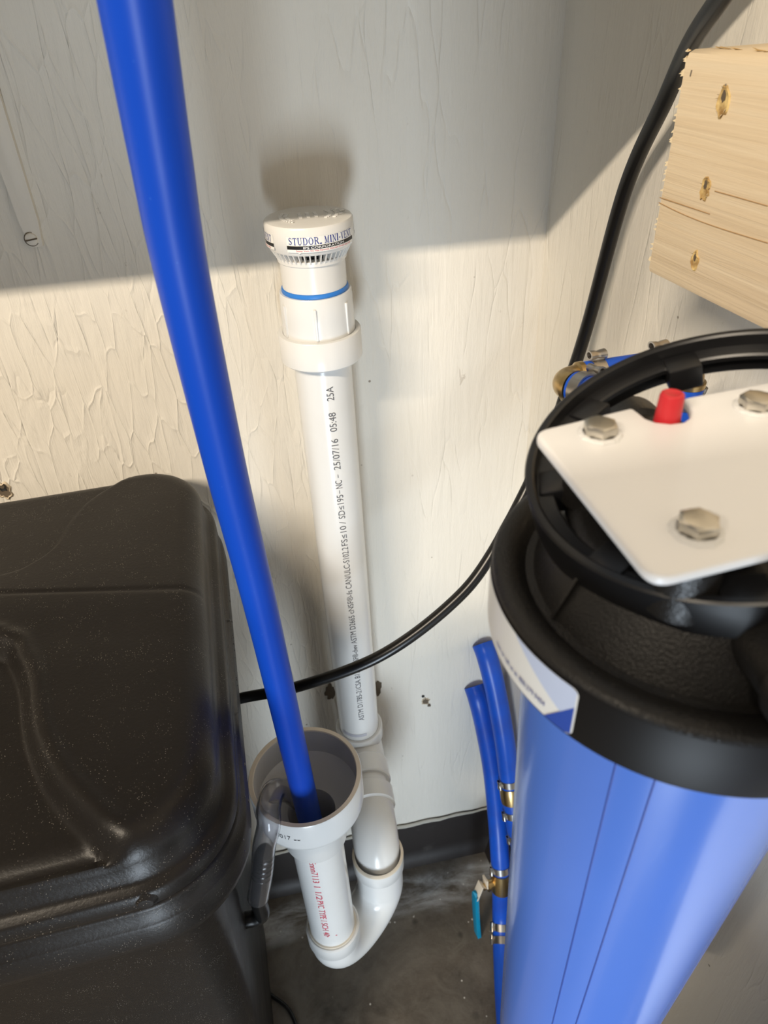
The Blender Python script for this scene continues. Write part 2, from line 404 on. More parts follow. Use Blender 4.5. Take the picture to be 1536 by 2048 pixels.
# ================================================================= PVC drain: standpipe, tee, arm, elbow, trap, funnel
PX, PY = .0475, -.050                      # standpipe axis
TX, TY = -.019, -.241                      # trap inlet axis
UX, UY = .042, -.190                       # trap outlet axis
PR = .02415
def zY(y, Yf, x=700): return onY(x, y, Yf)[2] - H
drain = thing('pvc_drain', 'white plastic drain standpipe with looped trap and funnel cup against back wall', 'drain pipe', (PX, PY, 0))
z_hub = zY(1487, PY - .029, 727)           # tee hub rim
z_ring_b = zY(748, PY - .034, 640); z_ring_t = zY(690, PY - .034, 640)
z_ad_t = zY(602, PY - .0285, 632)
z_arm = z_hub - .034
pipe = MB().lathe([(PR, z_hub + H - .02), (PR, z_ring_t + H)], T(PX, PY, 0), 64).build('standpipe', 'pvc', drain)
def hub_prof(z0, z1, ro=.0288, ri=PR + .0003):
    return [(ri, z1), (ro - .0015, z1), (ro, z1 - .0015), (ro, z0 + .004), (ro - .002, z0)]
# sanitary tee
tee = MB()
tee.lathe(hub_prof(z_hub + H - .022, z_hub + H) + [(.0262, z_hub + H - .026), (.0262, z_hub + H - .060), (.0288, z_hub + H - .064), (.0288, z_hub + H - .086), (PR, z_hub + H - .086)], T(PX, PY, 0), 56)
AD = Vector((UX - PX, UY - PY, 0)).normalized()     # direction tee -> trap
tee.lathe([(.0262, .005), (.0262, .034), (.0288, .037), (.0288, .060), (.0275, .0615), (PR, .0615)], frame((PX, PY, z_arm + H), AD), 48)
tee.build('sanitary_tee', 'pvc', drain)
MB().lathe([(PR, 0.0), (PR, z_hub + H - .08)], T(PX, PY, 0), 40).build('drain_pipe', 'pvc', drain)
arm_len = math.hypot(UX - PX, UY - PY)
MB().lathe([(PR, .05), (PR, arm_len - .05)], frame((PX, PY, z_arm + H), AD), 48).build('trap_arm', 'pvc', drain)
# elbow from trap outlet up and back into the arm
z_u = zY(1758, UY - .0285, 757)     # outlet hub rim
BR = .042
zc = z_arm + H
el = MB()
path = [Vector((UX, UY, z_u + H - .006))]
cen = Vector((UX, UY, 0)) - AD * BR
zc0 = zc - BR
for k in range(0, 19):
    a = math.pi / 2 * k / 18
    p = Vector((UX, UY, 0)) - AD * (BR * (1 - math.cos(a))); p.z = zc0 + BR * math.sin(a); path.append(p)
path.append(path[-1] - AD * .004)
el.tube(path, .0262, 48, cap=False)
endp = path[-1]
el.lathe([(.0262, -.001), (.0288, .001), (.0288, .021), (.0272, .0225), (PR, .0225)], frame(endp, -AD), 48)
el.build('street_elbow', 'pvc', drain)
MB().lathe([(.0262, .0022), (.0276, .0016), (.0290, .0004), (.0292, -.0008)], T(UX, UY, z_u + H - .0005), 48).build('cement_bead', 'glue', drain)
# U bend
ub = MB()
ud = Vector((UX - TX, UY - TY, 0)); cc = ud.length; ud.normalize(); rr = cc / 2
z_h1 = zY(1903, TY - .0288, 672)           # inlet hub rim
zcu = z_h1 + H - .034
path = [Vector((TX, TY, zcu + .012))]
for k in range(0, 25):
    a = math.pi * k / 24
    p = Vector((TX, TY, 0)) + ud * (rr - rr * math.cos(a)); p.z = zcu - rr * math.sin(a) * .92; path.append(p)
path.append(Vector((UX, UY, max(zcu + .006, z_u + H - .026))))
ub.tube(path, .0268, 48, cap=False)
ub.lathe(hub_prof(z_h1 + H - .026, z_h1 + H, .0290), T(TX, TY, 0), 56)
ub.lathe(hub_prof(z_u + H - .026, z_u + H, .0290, .0258), T(UX, UY, 0), 56)
ub.build('trap_bend', 'pvc', drain)
MB().lathe([(PR, .0), (.0262, .0006), (.0258, .0016), (PR, .0022)], T(TX, TY, z_h1 + H - .0004), 48).build('cement_bead', 'glue', drain)
# funnel cup
z_f = -.535; zf = z_f + H
fun = MB().lathe([(.0205, zf - .0945), (.0240, zf - .0935), (.0290, zf - .0930), (.0292, zf - .0925), (.0292, zf - .066), (.0325, zf - .056), (.0440, zf - .0405), (.0478, zf - .035), (.0484, zf - .031), (.0484, zf - .0015), (.0478, zf),
                  ], T(TX, TY, 0), 80).build('funnel_cup', 'pvc', drain)
MB().lathe([(.0478, zf), (.0444, zf), (.0438, zf - .001)], T(TX, TY, 0), 80).build('cup_rim', 'pvc_cut', fun)
MB().lathe([(.0438, zf - .001), (.0436, zf - .030), (.0395, zf - .0335), (.0300, zf - .050), (.0215, zf - .056), (.0205, zf - .060), (.0205, zf - .30)], T(TX, TY, 0), 80).build('cup_liner', 'pvc', fun)
inlet = MB().lathe([(PR, zf - .0935), (PR, z_h1 + H - .02)], T(TX, TY, 0), 56).build('trap_inlet_pipe', 'pvc', drain)
# adapter on top of the standpipe
MB().lathe([(PR, z_ring_b + H + .0005), (.0325, z_ring_b + H), (.0340, z_ring_b + H + .0015), (.0340, z_ring_t + H - .001), (.0333, z_ring_t + H), (.0300, z_ring_t + H), (.0290, z_ring_t + H - .0015)], T(PX, PY, 0), 72).build('coupling_ring', 'pvc', drain)
adp = MB().lathe([(.0296, z_ring_t + H - .004), (.0292, z_ring_t + H + .015), (.0286, z_ad_t + H - .001), (.0280, z_ad_t + H), (.0262, z_ad_t + H), (.0255, z_ad_t + H - .004), (.020, z_ad_t + H - .006)], T(PX, PY, 0), 72).build('threaded_adapter', 'pvc', drain)
def az_pt(cx, cy, r, az, z):               # az 0 = toward -Y, positive toward +X
    return Vector((cx + r * math.sin(az), cy - r * math.cos(az), z))
zm = z_ring_t + H
for az_d in (-64, -9, 46, 101, 156, 211):
    az = math.radians(az_d)
    m = frame(az_pt(PX, PY, .0288, az, zm + .0135), (math.sin(az), -math.cos(az), 0), (0, 0, 1))
    MB().box(-.0125, .0125, -.0011, .0011, -.001, .0016, m).build('rib', 'pvc', adp, bevel=.0004)

# print on the standpipe
def cyl_text(name, mat, parent, segs, cx, cy, r, az0, up=1, hgt=.006, lift=.00025, **kw):
    """segs: (text, z_start, z_end); letters run along the axis, up=+1 reads upward"""
    mb = MB()
    for s, z0, z1 in segs:
        v, f = fit_text(s, abs(z1 - z0), hgt, **kw)
        sg = 1 if z1 > z0 else -1
        mb.add([az_pt(cx, cy, r + lift, az0 - sg * (y - hgt / 2) / r, z0 + sg * x) for x, y in v], f)
    return mb.build(name, mat, parent, smooth=False)
def zp(y): return onY(706, y, PY - PR)[2]
segs = [('25A', 796, 768), ('05:48', 858, 820), ('25/07/16', 935, 873), ('NC', 973, 957), ('SD≤195', 1034, 986), ('/', 1045, 1040), ('FS≤10', 1089, 1049),
        ('CAN/ULC-S102.2', 1176, 1092), ('cNSF®-fs', 1227, 1180), ('ASTM D2665', 1288, 1231), ('NSF®-dwv', 1330, 1291), ('CSA B137.3', 1379, 1332), ('ASTM D1785-21', 1444, 1381)]
ps = [(t, zp(a), zp(b)) for t, a, b in segs]
cyl_text('print', 'ink', pipe, ps, PX, PY, PR, math.radians(3.5), hgt=.0062)
dash = MB()   # hyphens either side of the code
for y in (980, 948):
    z = zp(y); dash.add([az_pt(PX, PY, PR + .00025, math.radians(3.5) + u, z + w) for u, w in ((-.012, -.0018), (.012, -.0018), (.012, .0018), (-.012, .0018))], [(0, 1, 2, 3)])
dash.build('print_dash', 'ink', pipe, smooth=False)
MB().lathe([(PR + .0003, z_hub + H + .007), (PR + .0003, z_hub + H + .012)], T(PX, PY, 0), 30, math.radians(210), math.radians(285)).build('primer_smear', 'purple', pipe)
# red stamp on the trap inlet
def zt_(y): return onY(650, y, TY - PR)[2]
rs = [('Ennn7113', 1720, 1764), ('1 1/2', 1772, 1799), ('PVC', 1802, 1817), ('TYPE 1', 1821, 1844), ('SCH 40', 1848, 1875)]
cyl_text('red_print', 'ink_red', inlet, [(t, zt_(a), zt_(b)) for t, a, b in rs], TX, TY, PR, math.radians(-16), hgt=.0062)
zz = zt_(1877)
MB().add([az_pt(TX, TY, PR + .0003, math.radians(-8) + u, zz + w) for u, w in ((-.15, .0), (.30, .0004), (.30, .0018), (-.12, .0016))], [(0, 1, 2, 3)]).build('red_dash', 'ink_red', inlet, smooth=False)
# faint code on the cup
mb = MB()
for s, a0, a1 in (('00', -37, -30), ('17', -28, -22), ('--', -19, -13)):
    v, f = fit_text(s, math.radians(a1 - a0) * .0484, .0055 if s != '--' else .0012)
    mb.add([az_pt(TX, TY, .0487, math.radians(a0) + x / .0484, zf - .019 + y) for x, y in v], f)
mb.build('cup_code', 'ink', fun, smooth=False)

# ================================================================= air vent on top
vent = thing('air_vent', 'white air admittance vent with slotted skirt on top of standpipe', 'vent', (PX, PY, z_ad_t + H))
RC = .0334
z_c1 = zY(459, PY - RC, 610) + H           # top edge front
z_c0 = zY(503, PY - RC, 610) + H
z_g0 = zY(536, PY - .0268, 620) + H
tilt = Matrix.Identity(4)
capo = MB().lathe([(0, z_c1 + .0012), (RC - .004, z_c1 + .001), (RC - .001, z_c1 + .0004), (RC, z_c1 - .001), (RC, z_c0 + .001), (RC - .0010, z_c0 - .0005), (RC - .0012, z_c0 - .003), (RC - .0025, z_c0 - .0045), (.018, z_c0 - .0045)], T(PX, PY, 0), 96).build('cap', 'vent', vent)
zg1 = z_c0 - .0045
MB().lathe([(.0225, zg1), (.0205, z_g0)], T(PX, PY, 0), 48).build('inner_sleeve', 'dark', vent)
gr = MB()
nr = 46
for k in range(nr):
    az = 2 * math.pi * k / nr
    d = Vector((math.sin(az), -math.cos(az), 0)); sd = Vector((math.cos(az), math.sin(az), 0)) * .00048
    o1, o0, i1, i0 = RC - .0022, .0262, .026, .0225
    c = Vector((PX, PY, 0))
    q = [c + d * o1 + Vector((0, 0, zg1)), c + d * i1 + Vector((0, 0, zg1)), c + d * i0 + Vector((0, 0, z_g0 + .001)), c + d * o0 + Vector((0, 0, z_g0 + .001))]
    gr.add([p - sd for p in q] + [p + sd for p in q], [(0, 1, 2, 3), (7, 6, 5, 4), (0, 3, 7, 4), (1, 5, 6, 2), (0, 4, 5, 1), (3, 2, 6, 7)])
gr.lathe([(.0225, z_g0 + .0045), (.0268, z_g0 + .0035), (.0266, z_g0), (.0255, z_g0 - .0008), (.022, z_g0 - .0008)], T(PX, PY, 0), 64)
gr.build('slotted_skirt', 'vent', vent, ang=30)
MB().lathe([(.0253, z_g0 + .001), (.0253, z_ad_t + H + .001)], T(PX, PY, 0), 64).build('neck', 'vent', vent)
MB().lathe([(.0252, z_ad_t + H + .0035), (.0262, z_ad_t + H + .003), (.0266, z_ad_t + H + .001), (.0262, z_ad_t + H - .0005), (.0252, z_ad_t + H - .001)], T(PX, PY, 0), 64).build('gasket', 'gasket', vent)
for az_d in (-92, -20, 62, 140, 215):
    p = az_pt(PX, PY, RC - .0012, math.radians(az_d), z_c0 - .0012)
    MB().lathe([(.0, .0014), (.0010, .0011), (.0014, .0)], frame(p, (math.sin(math.radians(az_d)), -math.cos(math.radians(az_d)), 0)), 12).build('nub', 'vent', vent)
# embossed rings of raised lettering on the cap
em = MB(); rn = random.Random(21)
def bar(cx, cy, ang, w, h):               # one small raised mark on the cap top
    m = T(PX + cx, PY + cy, z_c1 + .0012) @ Matrix.Rotation(ang, 4, 'Z'); em.box(-w / 2, w / 2, -h / 2, h / 2, 0, .0006, m)
for r_, a0, a1, n_ in ((.0205, 150, 232, 13), (.0165, 158, 222, 9), (.0165, -42, 30, 9), (.0215, -30, 25, 7)):
    for k in range(n_):
        a = math.radians(a0 + (a1 - a0) * k / (n_ - 1)); bar(r_ * math.cos(a), r_ * math.sin(a), a + math.pi / 2, .0012 + .0006 * rn.random(), .0026)
for k in range(3):
    for q in range(6): bar(-.006 + .0058 * k, -.0065 + .0026 * q, 0, .0030 - .0008 * rn.random(), .0017)
for cx, cy, w in ((.024, -.004, .0034), (.0262, .004, .0040), (.0225, .009, .003)): bar(cx, cy, .5, w, .0022)
em.build('raised_lettering', 'ink_gloss_white', vent, smooth=False)  # white colour paints the gloss on the raised marks
# labels
def serif(word, wid, hgt):
    """simple serif capitals from strokes: (x0,y0,x1,y1,width) in a unit box"""
    A, B = .20, .085
    G = {'T': (.8, [(0, .93, 1, .93, B), (.5, 0, .5, 1, A), (.04, .93, .04, .76, B), (.96, .93, .96, .76, B), (.3, .03, .7, .03, B)]),
         'U': (.9, [(.2, .3, .2, 1, A), (.82, .3, .82, 1, B), (.2, .3, .34, .06, A * .8), (.34, .05, .66, .05, B * 1.4), (.66, .05, .82, .3, B), (0, .97, .42, .97, B), (.64, .97, 1, .97, B)]),
         'D': (.95, [(.2, 0, .2, 1, A), (0, .97, .55, .97, B), (0, .03, .55, .03, B), (.55, .97, .82, .76, A * .7), (.86, .76, .86, .24, A), (.82, .24, .55, .03, A * .7)]),
         'O': (.95, [(.12, .3, .12, .7, A), (.88, .3, .88, .7, A), (.13, .7, .36, .96, A * .7), (.36, .96, .64, .96, B), (.64, .96, .87, .7, A * .7), (.13, .3, .36, .04, A * .7), (.36, .04, .64, .04, B), (.64, .04, .87, .3, A * .7)]),
         'R': (.95, [(.2, 0, .2, 1, A), (0, .97, .55, .97, B), (.55, .97, .74, .82, A * .7), (.76, .82, .76, .66, A), (.74, .66, .55, .5, A * .7), (.2, .5, .55, .5, B), (.5, .5, .9, .03, A), (.0, .03, .4, .03, B), (.84, .03, 1, .03, B)]),
         'S': (.72, [(.85, .72, .85, .96, B), (.8, .86, .5, .97, B), (.5, .97, .2, .84, A * .6), (.17, .84, .17, .68, A * .8), (.2, .66, .82, .36, A), (.84, .36, .84, .2, A * .8), (.82, .2, .5, .03, A * .6), (.5, .03, .2, .14, B), (.13, .04, .13, .28, B)]),
         'M': (1.15, [(.16, 0, .16, 1, B), (.84, 0, .84, 1, A * .9), (.18, 1, .5, .05, A), (.5, .05, .82, 1, B), (.0, .03, .32, .03, B), (.66, .03, 1, .03, B), (0, .97, .24, .97, B), (.78, .97, 1, .97, B)]),
         'I': (.5, [(.5, 0, .5, 1, A * 1.5), (.12, .03, .88, .03, B), (.12, .97, .88, .97, B)]),
         'N': (.95, [(.17, 0, .17, 1, B), (.83, 0, .83, 1, B), (.16, 1, .84, .02, A), (0, .03, .34, .03, B), (0, .97, .26, .97, B), (.66, .97, 1, .97, B)]),
         'V': (.9, [(.16, 1, .52, .02, A), (.52, .02, .86, 1, B), (0, .97, .34, .97, B), (.7, .97, 1, .97, B)]),
         'E': (.82, [(.2, 0, .2, 1, A), (0, .97, .92, .97, B), (.2, .52, .66, .52, B), (0, .03, .95, .03, B), (.93, .97, .93, .76, B), (.95, .03, .95, .26, B), (.66, .64, .66, .4, B)]),
         '-': (.45, [(.1, .38, .9, .38, .14)]), '.': (.3, [(.5, .0, .5, .16, .5)]), ' ': (.5, [])}
    gap = .16; tot = sum(G[c][0] + gap for c in word) - gap; x = 0; V = []; Fc = []
    for c in word:
        w, st = G[c]
        for (x0, y0, x1, y1, t) in st:
            a = np.array([x + x0 * w, y0]); b = np.array([x + x1 * w, y1]); d = b - a; L = np.hypot(*d) or 1; n = np.array([-d[1], d[0]]) / L * t * .5 * .85
            o = len(V); V += [a + n, a - n, b - n, b + n]; Fc.append((o, o + 1, o + 2, o + 3))
        x += w + gap
    return [(p[0] / tot * wid, p[1] * hgt) for p in V], Fc
zL1, zL0 = zY(472, PY - RC, 640) + H, zY(503.5, PY - RC, 640) + H
LH = zL1 - zL0
def vent_label(az_c, parent):   # wraps around the cap
    half = math.radians(49)
    a0 = math.radians(az_c) - half; W = 2 * half * RC
    def wrap(pts, r): return [az_pt(PX, PY, r, a0 + x / RC, zL0 + y) for x, y in pts]
    n = 24
    def band(x0, x1, y0, y1, r, name, mat, par):
        return MB().grid([wrap([(x0 + (x1 - x0) * i / n, y) for i in range(n + 1)], r) for y in (y0, y1)], False).build(name, mat, par)
    lb = band(0, W, 0, LH, RC + .00015, 'label', 'label', parent)
    band(0, W, LH * .20, LH * .43, RC + .00027, 'black_bar', 'ink_black', lb)
    v, f = serif('STUDOR.', W * .42, LH * .46); MB().add(wrap([(x + W * .03, y + LH * .50) for x, y in v], RC + .0003), f).build('brand_lettering', 'ink_navy', lb, smooth=False)
    v, f = serif('MINI-VENT', W * .465, LH * .46); MB().add(wrap([(x + W * .49, y + LH * .50) for x, y in v], RC + .0003), f).build('brand_lettering', 'ink_navy', lb, smooth=False)
    v, f = fit_text('IPS CORPORATION', W * .565, LH * .15, bold=.01); MB().add(wrap([(x + W * .215, y + LH * .24) for x, y in v], RC + .0004), f).build('maker_lettering', 'ink_gloss_white', lb, smooth=False)
    v, f = fit_text('Sewer Vent, Do Not Remove, Use pipe thread tape only', W * .80, LH * .14); MB().add(wrap([(x + W * .12, y + LH * .03) for x, y in v], RC + .0003), f).build('warning_lettering', 'ink_red', lb, smooth=False)
for k in (0, -1, 1): vent_label(13.5 + 120 * k, vent)

# ================================================================= blue drain hose
hp = [Vector(onY(x, y, Y)) for x, y, Y in ((270, 0, -.349), (321, 310, -.3325), (367, 562, -.317), (452.5, 940, -.289), (521.5, 1213, -.269), (585, 1487, -.256))]
d_ = (hp[0] - hp[1]).normalized()
hp = [hp[0] + d_ * .16 + Vector((0, .0, .03)), hp[0] + d_ * .07] + hp + [Vector(onY(618, 1630, -.252)), Vector((TX - .001, TY - .007, zf - .085)), Vector((TX, TY - .003, zf - .16))]
hose = MB().tube(catmull(hp, 14), .0105, 40).build('blue_hose', 'hose')
tag(hose, 'thick blue drain hose hanging down into the white funnel cup', 'hose')

# ================================================================= brine tank
tank_o = thing('brine_tank', 'black plastic water softener salt tank with moulded lid', 'tank', (-.24, -.22, 0))
def rrect(x0, x1, y0, y1, r, nc=14, ns=26):
    pts = []
    xs = [(x1 - r, y1 - r, 0), (x0 + r, y1 - r, 90), (x0 + r, y0 + r, 180), (x1 - r, y0 + r, 270)]
    for i, (cx, cy, a) in enumerate(xs):
        for k in range(nc + 1):
            t = math.radians(a + 90 * k / nc); pts.append((cx + r * math.cos(t), cy + r * math.sin(t)))
        nx, ny, na = xs[(i + 1) % 4]
        e = (cx + r * math.cos(math.radians(a + 90)), cy + r * math.sin(math.radians(a + 90))); s = (nx + r * math.cos(math.radians(na)), ny + r * math.sin(math.radians(na)))
        for k in range(1, ns): pts.append((e[0] + (s[0] - e[0]) * k / ns, e[1] + (s[1] - e[1]) * k / ns))
    return pts
TX0, TX1, TY0, TY1 = -.410, -.0680, -.396, -.027
RT = math.radians(2.2); TC = (-.24, -.22)
def trot(x, y):
    dx, dy = x - TC[0], y - TC[1]; return TC[0] + dx * math.cos(RT) - dy * math.sin(RT), TC[1] + dx * math.sin(RT) + dy * math.cos(RT)
def irot(x, y):
    dx, dy = x - TC[0], y - TC[1]; return TC[0] + dx * math.cos(RT) + dy * math.sin(RT), TC[1] - dx * math.sin(RT) + dy * math.cos(RT)
ZT = -.3435 + H
def pxy(l): return [tuple(onZ(x, y, -.341)[:2]) for x, y in l]
S2 = pxy(((0, 1140), (60, 1118), (100, 1090), (122, 1060), (145, 1025), (172, 996), (215, 968), (265, 940), (320, 920)))
S2 = [(-.60, S2[0][1] - .012), (-.30, S2[0][1] - .008)] + S2
S3 = pxy(((0, 1268), (34, 1300), (52, 1350), (58, 1410), (72, 1470), (110, 1545), (180, 1622), (262, 1695), (330, 1770), (380, 1850)))
S3 = [(-.60, S3[0][1] + .012), (-.26, S3[0][1] + .010)] + S3
def smooth_pl(P): return [(v.x, v.y) for v in catmull([(x, y, 0) for x, y in P], 5)]
S2, S3 = smooth_pl(S2), smooth_pl(S3)
def sdist(P, x, y):
    """signed distance to a polyline, positive on its left-hand side"""
    A = np.array(P[:-1]); B = np.array(P[1:]); D = B - A; q = np.array([x, y])
    t = np.clip(((q - A) * D).sum(1) / (D * D).sum(1), 0, 1); C_ = A + D * t[:, None]; d = np.hypot(*(q - C_).T); i = int(d.argmin())
    cr_ = D[i, 0] * (y - A[i, 1]) - D[i, 1] * (x - A[i, 0])
    return math.copysign(d[i], cr_)
cr = [onZ(0, 1180, -.341), onZ(380, 1170, -.341)]
def sstep(x): x = min(1, max(0, x)); return x * x * (3 - 2 * x)
def lid_z(x, y, d):
    fr = .018
    z = ZT
    if d < fr: z -= fr - math.sqrt(max(0, fr * fr - (fr - d) ** 2))
    fade = sstep(d / .006)
    g = sdist(S2, x, y) if y > -.20 else -1
    z -= .0060 * sstep(g / .006 + .5)
    h = -sdist(S3, x, y) if y < -.15 else -1        # positive inside the hollow
    if y < -.15:
        z -= .0125 * sstep((h + .002) / .013) * (.25 + .75 * fade)
        z += .0018 * math.exp(-((h + .006) / .0045) ** 2) * fade
    cy = cr[0][1] + (cr[1][1] - cr[0][1]) * (x - cr[0][0]) / (cr[1][0] - cr[0][0])
    z -= .0011 * math.exp(-((y - cy) / .0016) ** 2) * fade
    if y < cy: z -= .0022 * sstep((cy - y) / .05)
    return z
rings = []
half = min(TX1 - TX0, TY1 - TY0) / 2
ds = [0, .0004, .0015, .0035, .006, .009, .0125, .016] + [.0185 + .0016 * k for k in range(int((half - .022) / .0016))]
R0 = .050
for d in ds:
    base = rrect(TX0 + d, TX1 - d, TY0 + d, TY1 - d, max(R0 - d, .006), 14, 120)
    ring = []
    for x, y in base:
        X, Y = trot(x, y); ring.append(Vector((X, Y, lid_z(X, Y, d))))
    rings.append(ring)
lidm = MB().grid(rings, True, False, True)
def off_ring(o, z, ns=120, rc=None):
    return [Vector((*trot(x, y), z)) for x, y in rrect(TX0 - o, TX1 + o, TY0 - o, TY1 + o, max(.01, (rc or R0) + o), 14, ns)]
def ringset(lst): return [off_ring(o, ZT + dz) for o, dz in lst]
low = min(v.z for v in rings[0]) - ZT
edge0 = rings[0]
flat = [Vector((v.x, v.y, min(v.z, ZT - .018))) for v in edge0]
lidm.grid([edge0] + ringset([(.0008, -.0345), (.0030, -.0370), (.0062, -.0385), (.0075, -.0410), (.0078, -.0500), (.0072, -.0515), (.004, -.0520)]), True)
lid = lidm.build('lid', 'tank', tank_o, ang=55)
body = MB().grid(ringset([(-.004, -.045), (.0055, -.0525), (.0072, -.0535), (.0078, -.0560), (.0078, -.0660), (.0094, -.0680), (.0100, -.0700), (.0104, -.0860), (.0090, -.0930), (.004, -.0985), (-.008, -.1015), (-.017, -.103),
                           (-.0205, -.110), (-.0250, -.25), (-.0340, -.45), (-.050, -.70), (-.056, -.800), (-.062, -(ZT - .001))]), True, False, True)
body.build('tank_body', 'tank', tank_o, ang=55)
# upright ribs pressed into the side wall
for yy in (-.30, -.13):
    x0, y0 = trot(TX1 - .0215, yy); x1, y1 = trot(TX1 - .060, yy)
    MB().tube([Vector((x0 - .012, y0, ZT - .108)), Vector((x0 - .011, y0, ZT - .14)), Vector((x1 - .008, y1, ZT - .78))], .0135, 20).build('side_rib', 'tank', tank_o)
# dimple on the lid front
dq = onX(350, 1782, 0); q = trot(TX1 - .045, TY0 - .0078)
MB().lathe([(0, .0012), (.004, .0010), (.0065, -.0012)], frame((q[0], q[1], ZT - .046), (math.sin(RT), -math.cos(RT), 0)), 24).build('dimple', 'tank', lid)
# overflow elbow
st = onY(500, 1838, -.275); ez = st[2]; eA = onY(518, 1800, -.275); eB = onY(524, 1745, -.276); eC = onY(530, 1702, -.278)
ep = [Vector((-.112, st[1], ez)), Vector((st[0] - .004, st[1], ez)), Vector((eA[0] - .007, st[1], ez + .0005)), Vector((eA[0] - .001, st[1], ez + .006)), Vector(eA) + Vector((0, 0, .002)), Vector(eB), Vector(eC)]
ov = MB().tube(catmull(ep, 6), .0074, 24).build('overflow_elbow', 'lid_black', tank_o)
for k in range(5):
    MB().lathe([(.0076, -.0025), (.0088, -.0015), (.0079, .0022)], frame(ep[5] + (ep[6] - ep[5]) * (k * .22), ep[6] - ep[5]), 24).build('barb', 'lid_black', ov)
# droplets
dr = random.Random(4)
for k in range(46):
    yy = -.12 - .27 * dr.random(); o_, dz = dr.choice(((.0078, -.0605), (.0104, -.078), (.0104, -.082), (.0078, -.0630), (.0100, -.0705)))
    x, y = trot(TX1 + o_ - .0002, yy); r = .0004 + .0007 * dr.random() ** 2
    MB().lathe([(0, r * .7), (r * .7, r * .5), (r, 0)], frame((x, y, ZT + dz + .003 * dr.random()), (1, 0, .25)), 8).build('water_drop', 'drop', tank_o)

# clear overflow tube
t_ = [ep[4] + Vector((0, 0, .004)), ep[5], ep[6] + Vector((0, 0, .006))]
t_ += [Vector((x, y, z + H)) for x, y, z in ((-.0525, -.2795, -.537), (-.0505, -.2725, -.5245), (-.0465, -.2580, -.5270), (-.0415, -.2460, -.5430), (-.0345, -.2375, -.5620), (-.0285, -.2310, -.5860))]
ct = MB(); cpts = catmull(t_, 8)
ct.tube(cpts, .0098, 28, cap=False)
_n = len(ct.f); ct.tube(cpts, .0084, 28, cap=False); ct.f[_n:] = [q[::-1] for q in ct.f[_n:]]
o = bpy.data.objects
cto = ct.build('clear_tube', 'clear', recalc=False); tag(cto, 'clear vinyl overflow tube bending from black tank elbow into funnel cup', 'tube')

# ================================================================= unseen tall tank, added to keep lamp light off the filter
rt = thing('tall_light_blocker', 'unseen tall black tank, added to block lamp light from the filter', 'tank', (-.30, -.92, 0))
MB().lathe([(0, .0), (.128, .0), (.130, .03), (.118, .05), (.124, .08), (.127, .12), (.127, 1.26), (.122, 1.30), (.100, 1.345), (.060, 1.37), (.045, 1.375), (.045, 1.39), (0, 1.39)], T(-.30, -.92, 0), 64).build('blocker_vessel', 'tank', rt)
MB().box(-.105, .105, -.075, .095, 1.385, 1.49, T(-.30, -.92, 0)).build('blocker_head', 'collar', rt, bevel=.015, seg=3)
MB().box(-.06, .06, -.095, -.076, 1.405, 1.475, T(-.30, -.92, 0)).build('blocker_cover', 'ring', rt, bevel=.006)

# ================================================================= black tubing from the tank up the corner
cab = [dep(*p) for p in ((1425, 20, .335), (1375, 100, .375), (1330, 200, .413), (1250, 380, .48), (1178, 640, .555), (1140, 760, .58), (1090, 900, .595), (985, 1105, .605), (900, 1210, .61), (760, 1312, .62), (600, 1372, .64), (480, 1397, .655))]
cab = [Vector(p) for p in cab]
cab = [cab[0] + Vector((-.035, -.17, .08)), cab[0] + Vector((-.012, -.055, .03))] + cab + [Vector((-.105, cab[-1].y + .004, cab[-1].z - .012))]
cabo = MB().tube(catmull(cab, 14), .0051, 22).build('black_tubing', 'cable')
tag(cabo, 'long black tubing curving from the black tank up the right wall', 'tube')
# small wire on the floor
w = [onZ(x, y, -H + .003) for x, y in ((515, 1960), (542, 1990), (560, 2003), (578, 2020), (592, 2050), (600, 2080))]
wo = MB().tube(catmull(w, 8), .0028, 12).build('floor_wire', 'cable'); tag(wo, 'thin black wire lying on the concrete floor beside the tank', 'wire')

# ================================================================= lumber block on the right wall
s0, zb_ = onW(1305, 550, .073); s1, zt2 = onW(1362, 98, .073)
sL = (s0 + s1) / 2
S0 = Matrix(((WD[0], WN[0], 0, COR[0]), (WD[1], WN[1], 0, COR[1]), (0, 0, 1, H), (0, 0, 0, 1)))
wood = thing('lumber_block', 'pale sawn pine block fixed to right wall with drilled holes', 'wood block', wpt(sL, .04, zb_))
rb = []
for k, s in enumerate([sL, sL + .0006] + [sL + .02 + .043 * i for i in range(10)]):
    e = .0 if k else .0006
    rb.append([S0 @ Vector((s, t, z)) for t, z in ((.0005, zb_ + e), (.070 - e, zb_ + e), (.0722 - e, zb_ + .0008 + e), (.073 - e, zb_ + .003), (.073 - e, zt2 - .004), (.0718 - e, zt2 - .0012), (.069 - e, zt2 - e), (.0005, zt2 - e))])
MB().grid(rb, True, True, True).build('timber', 'wood', wood, ang=40)
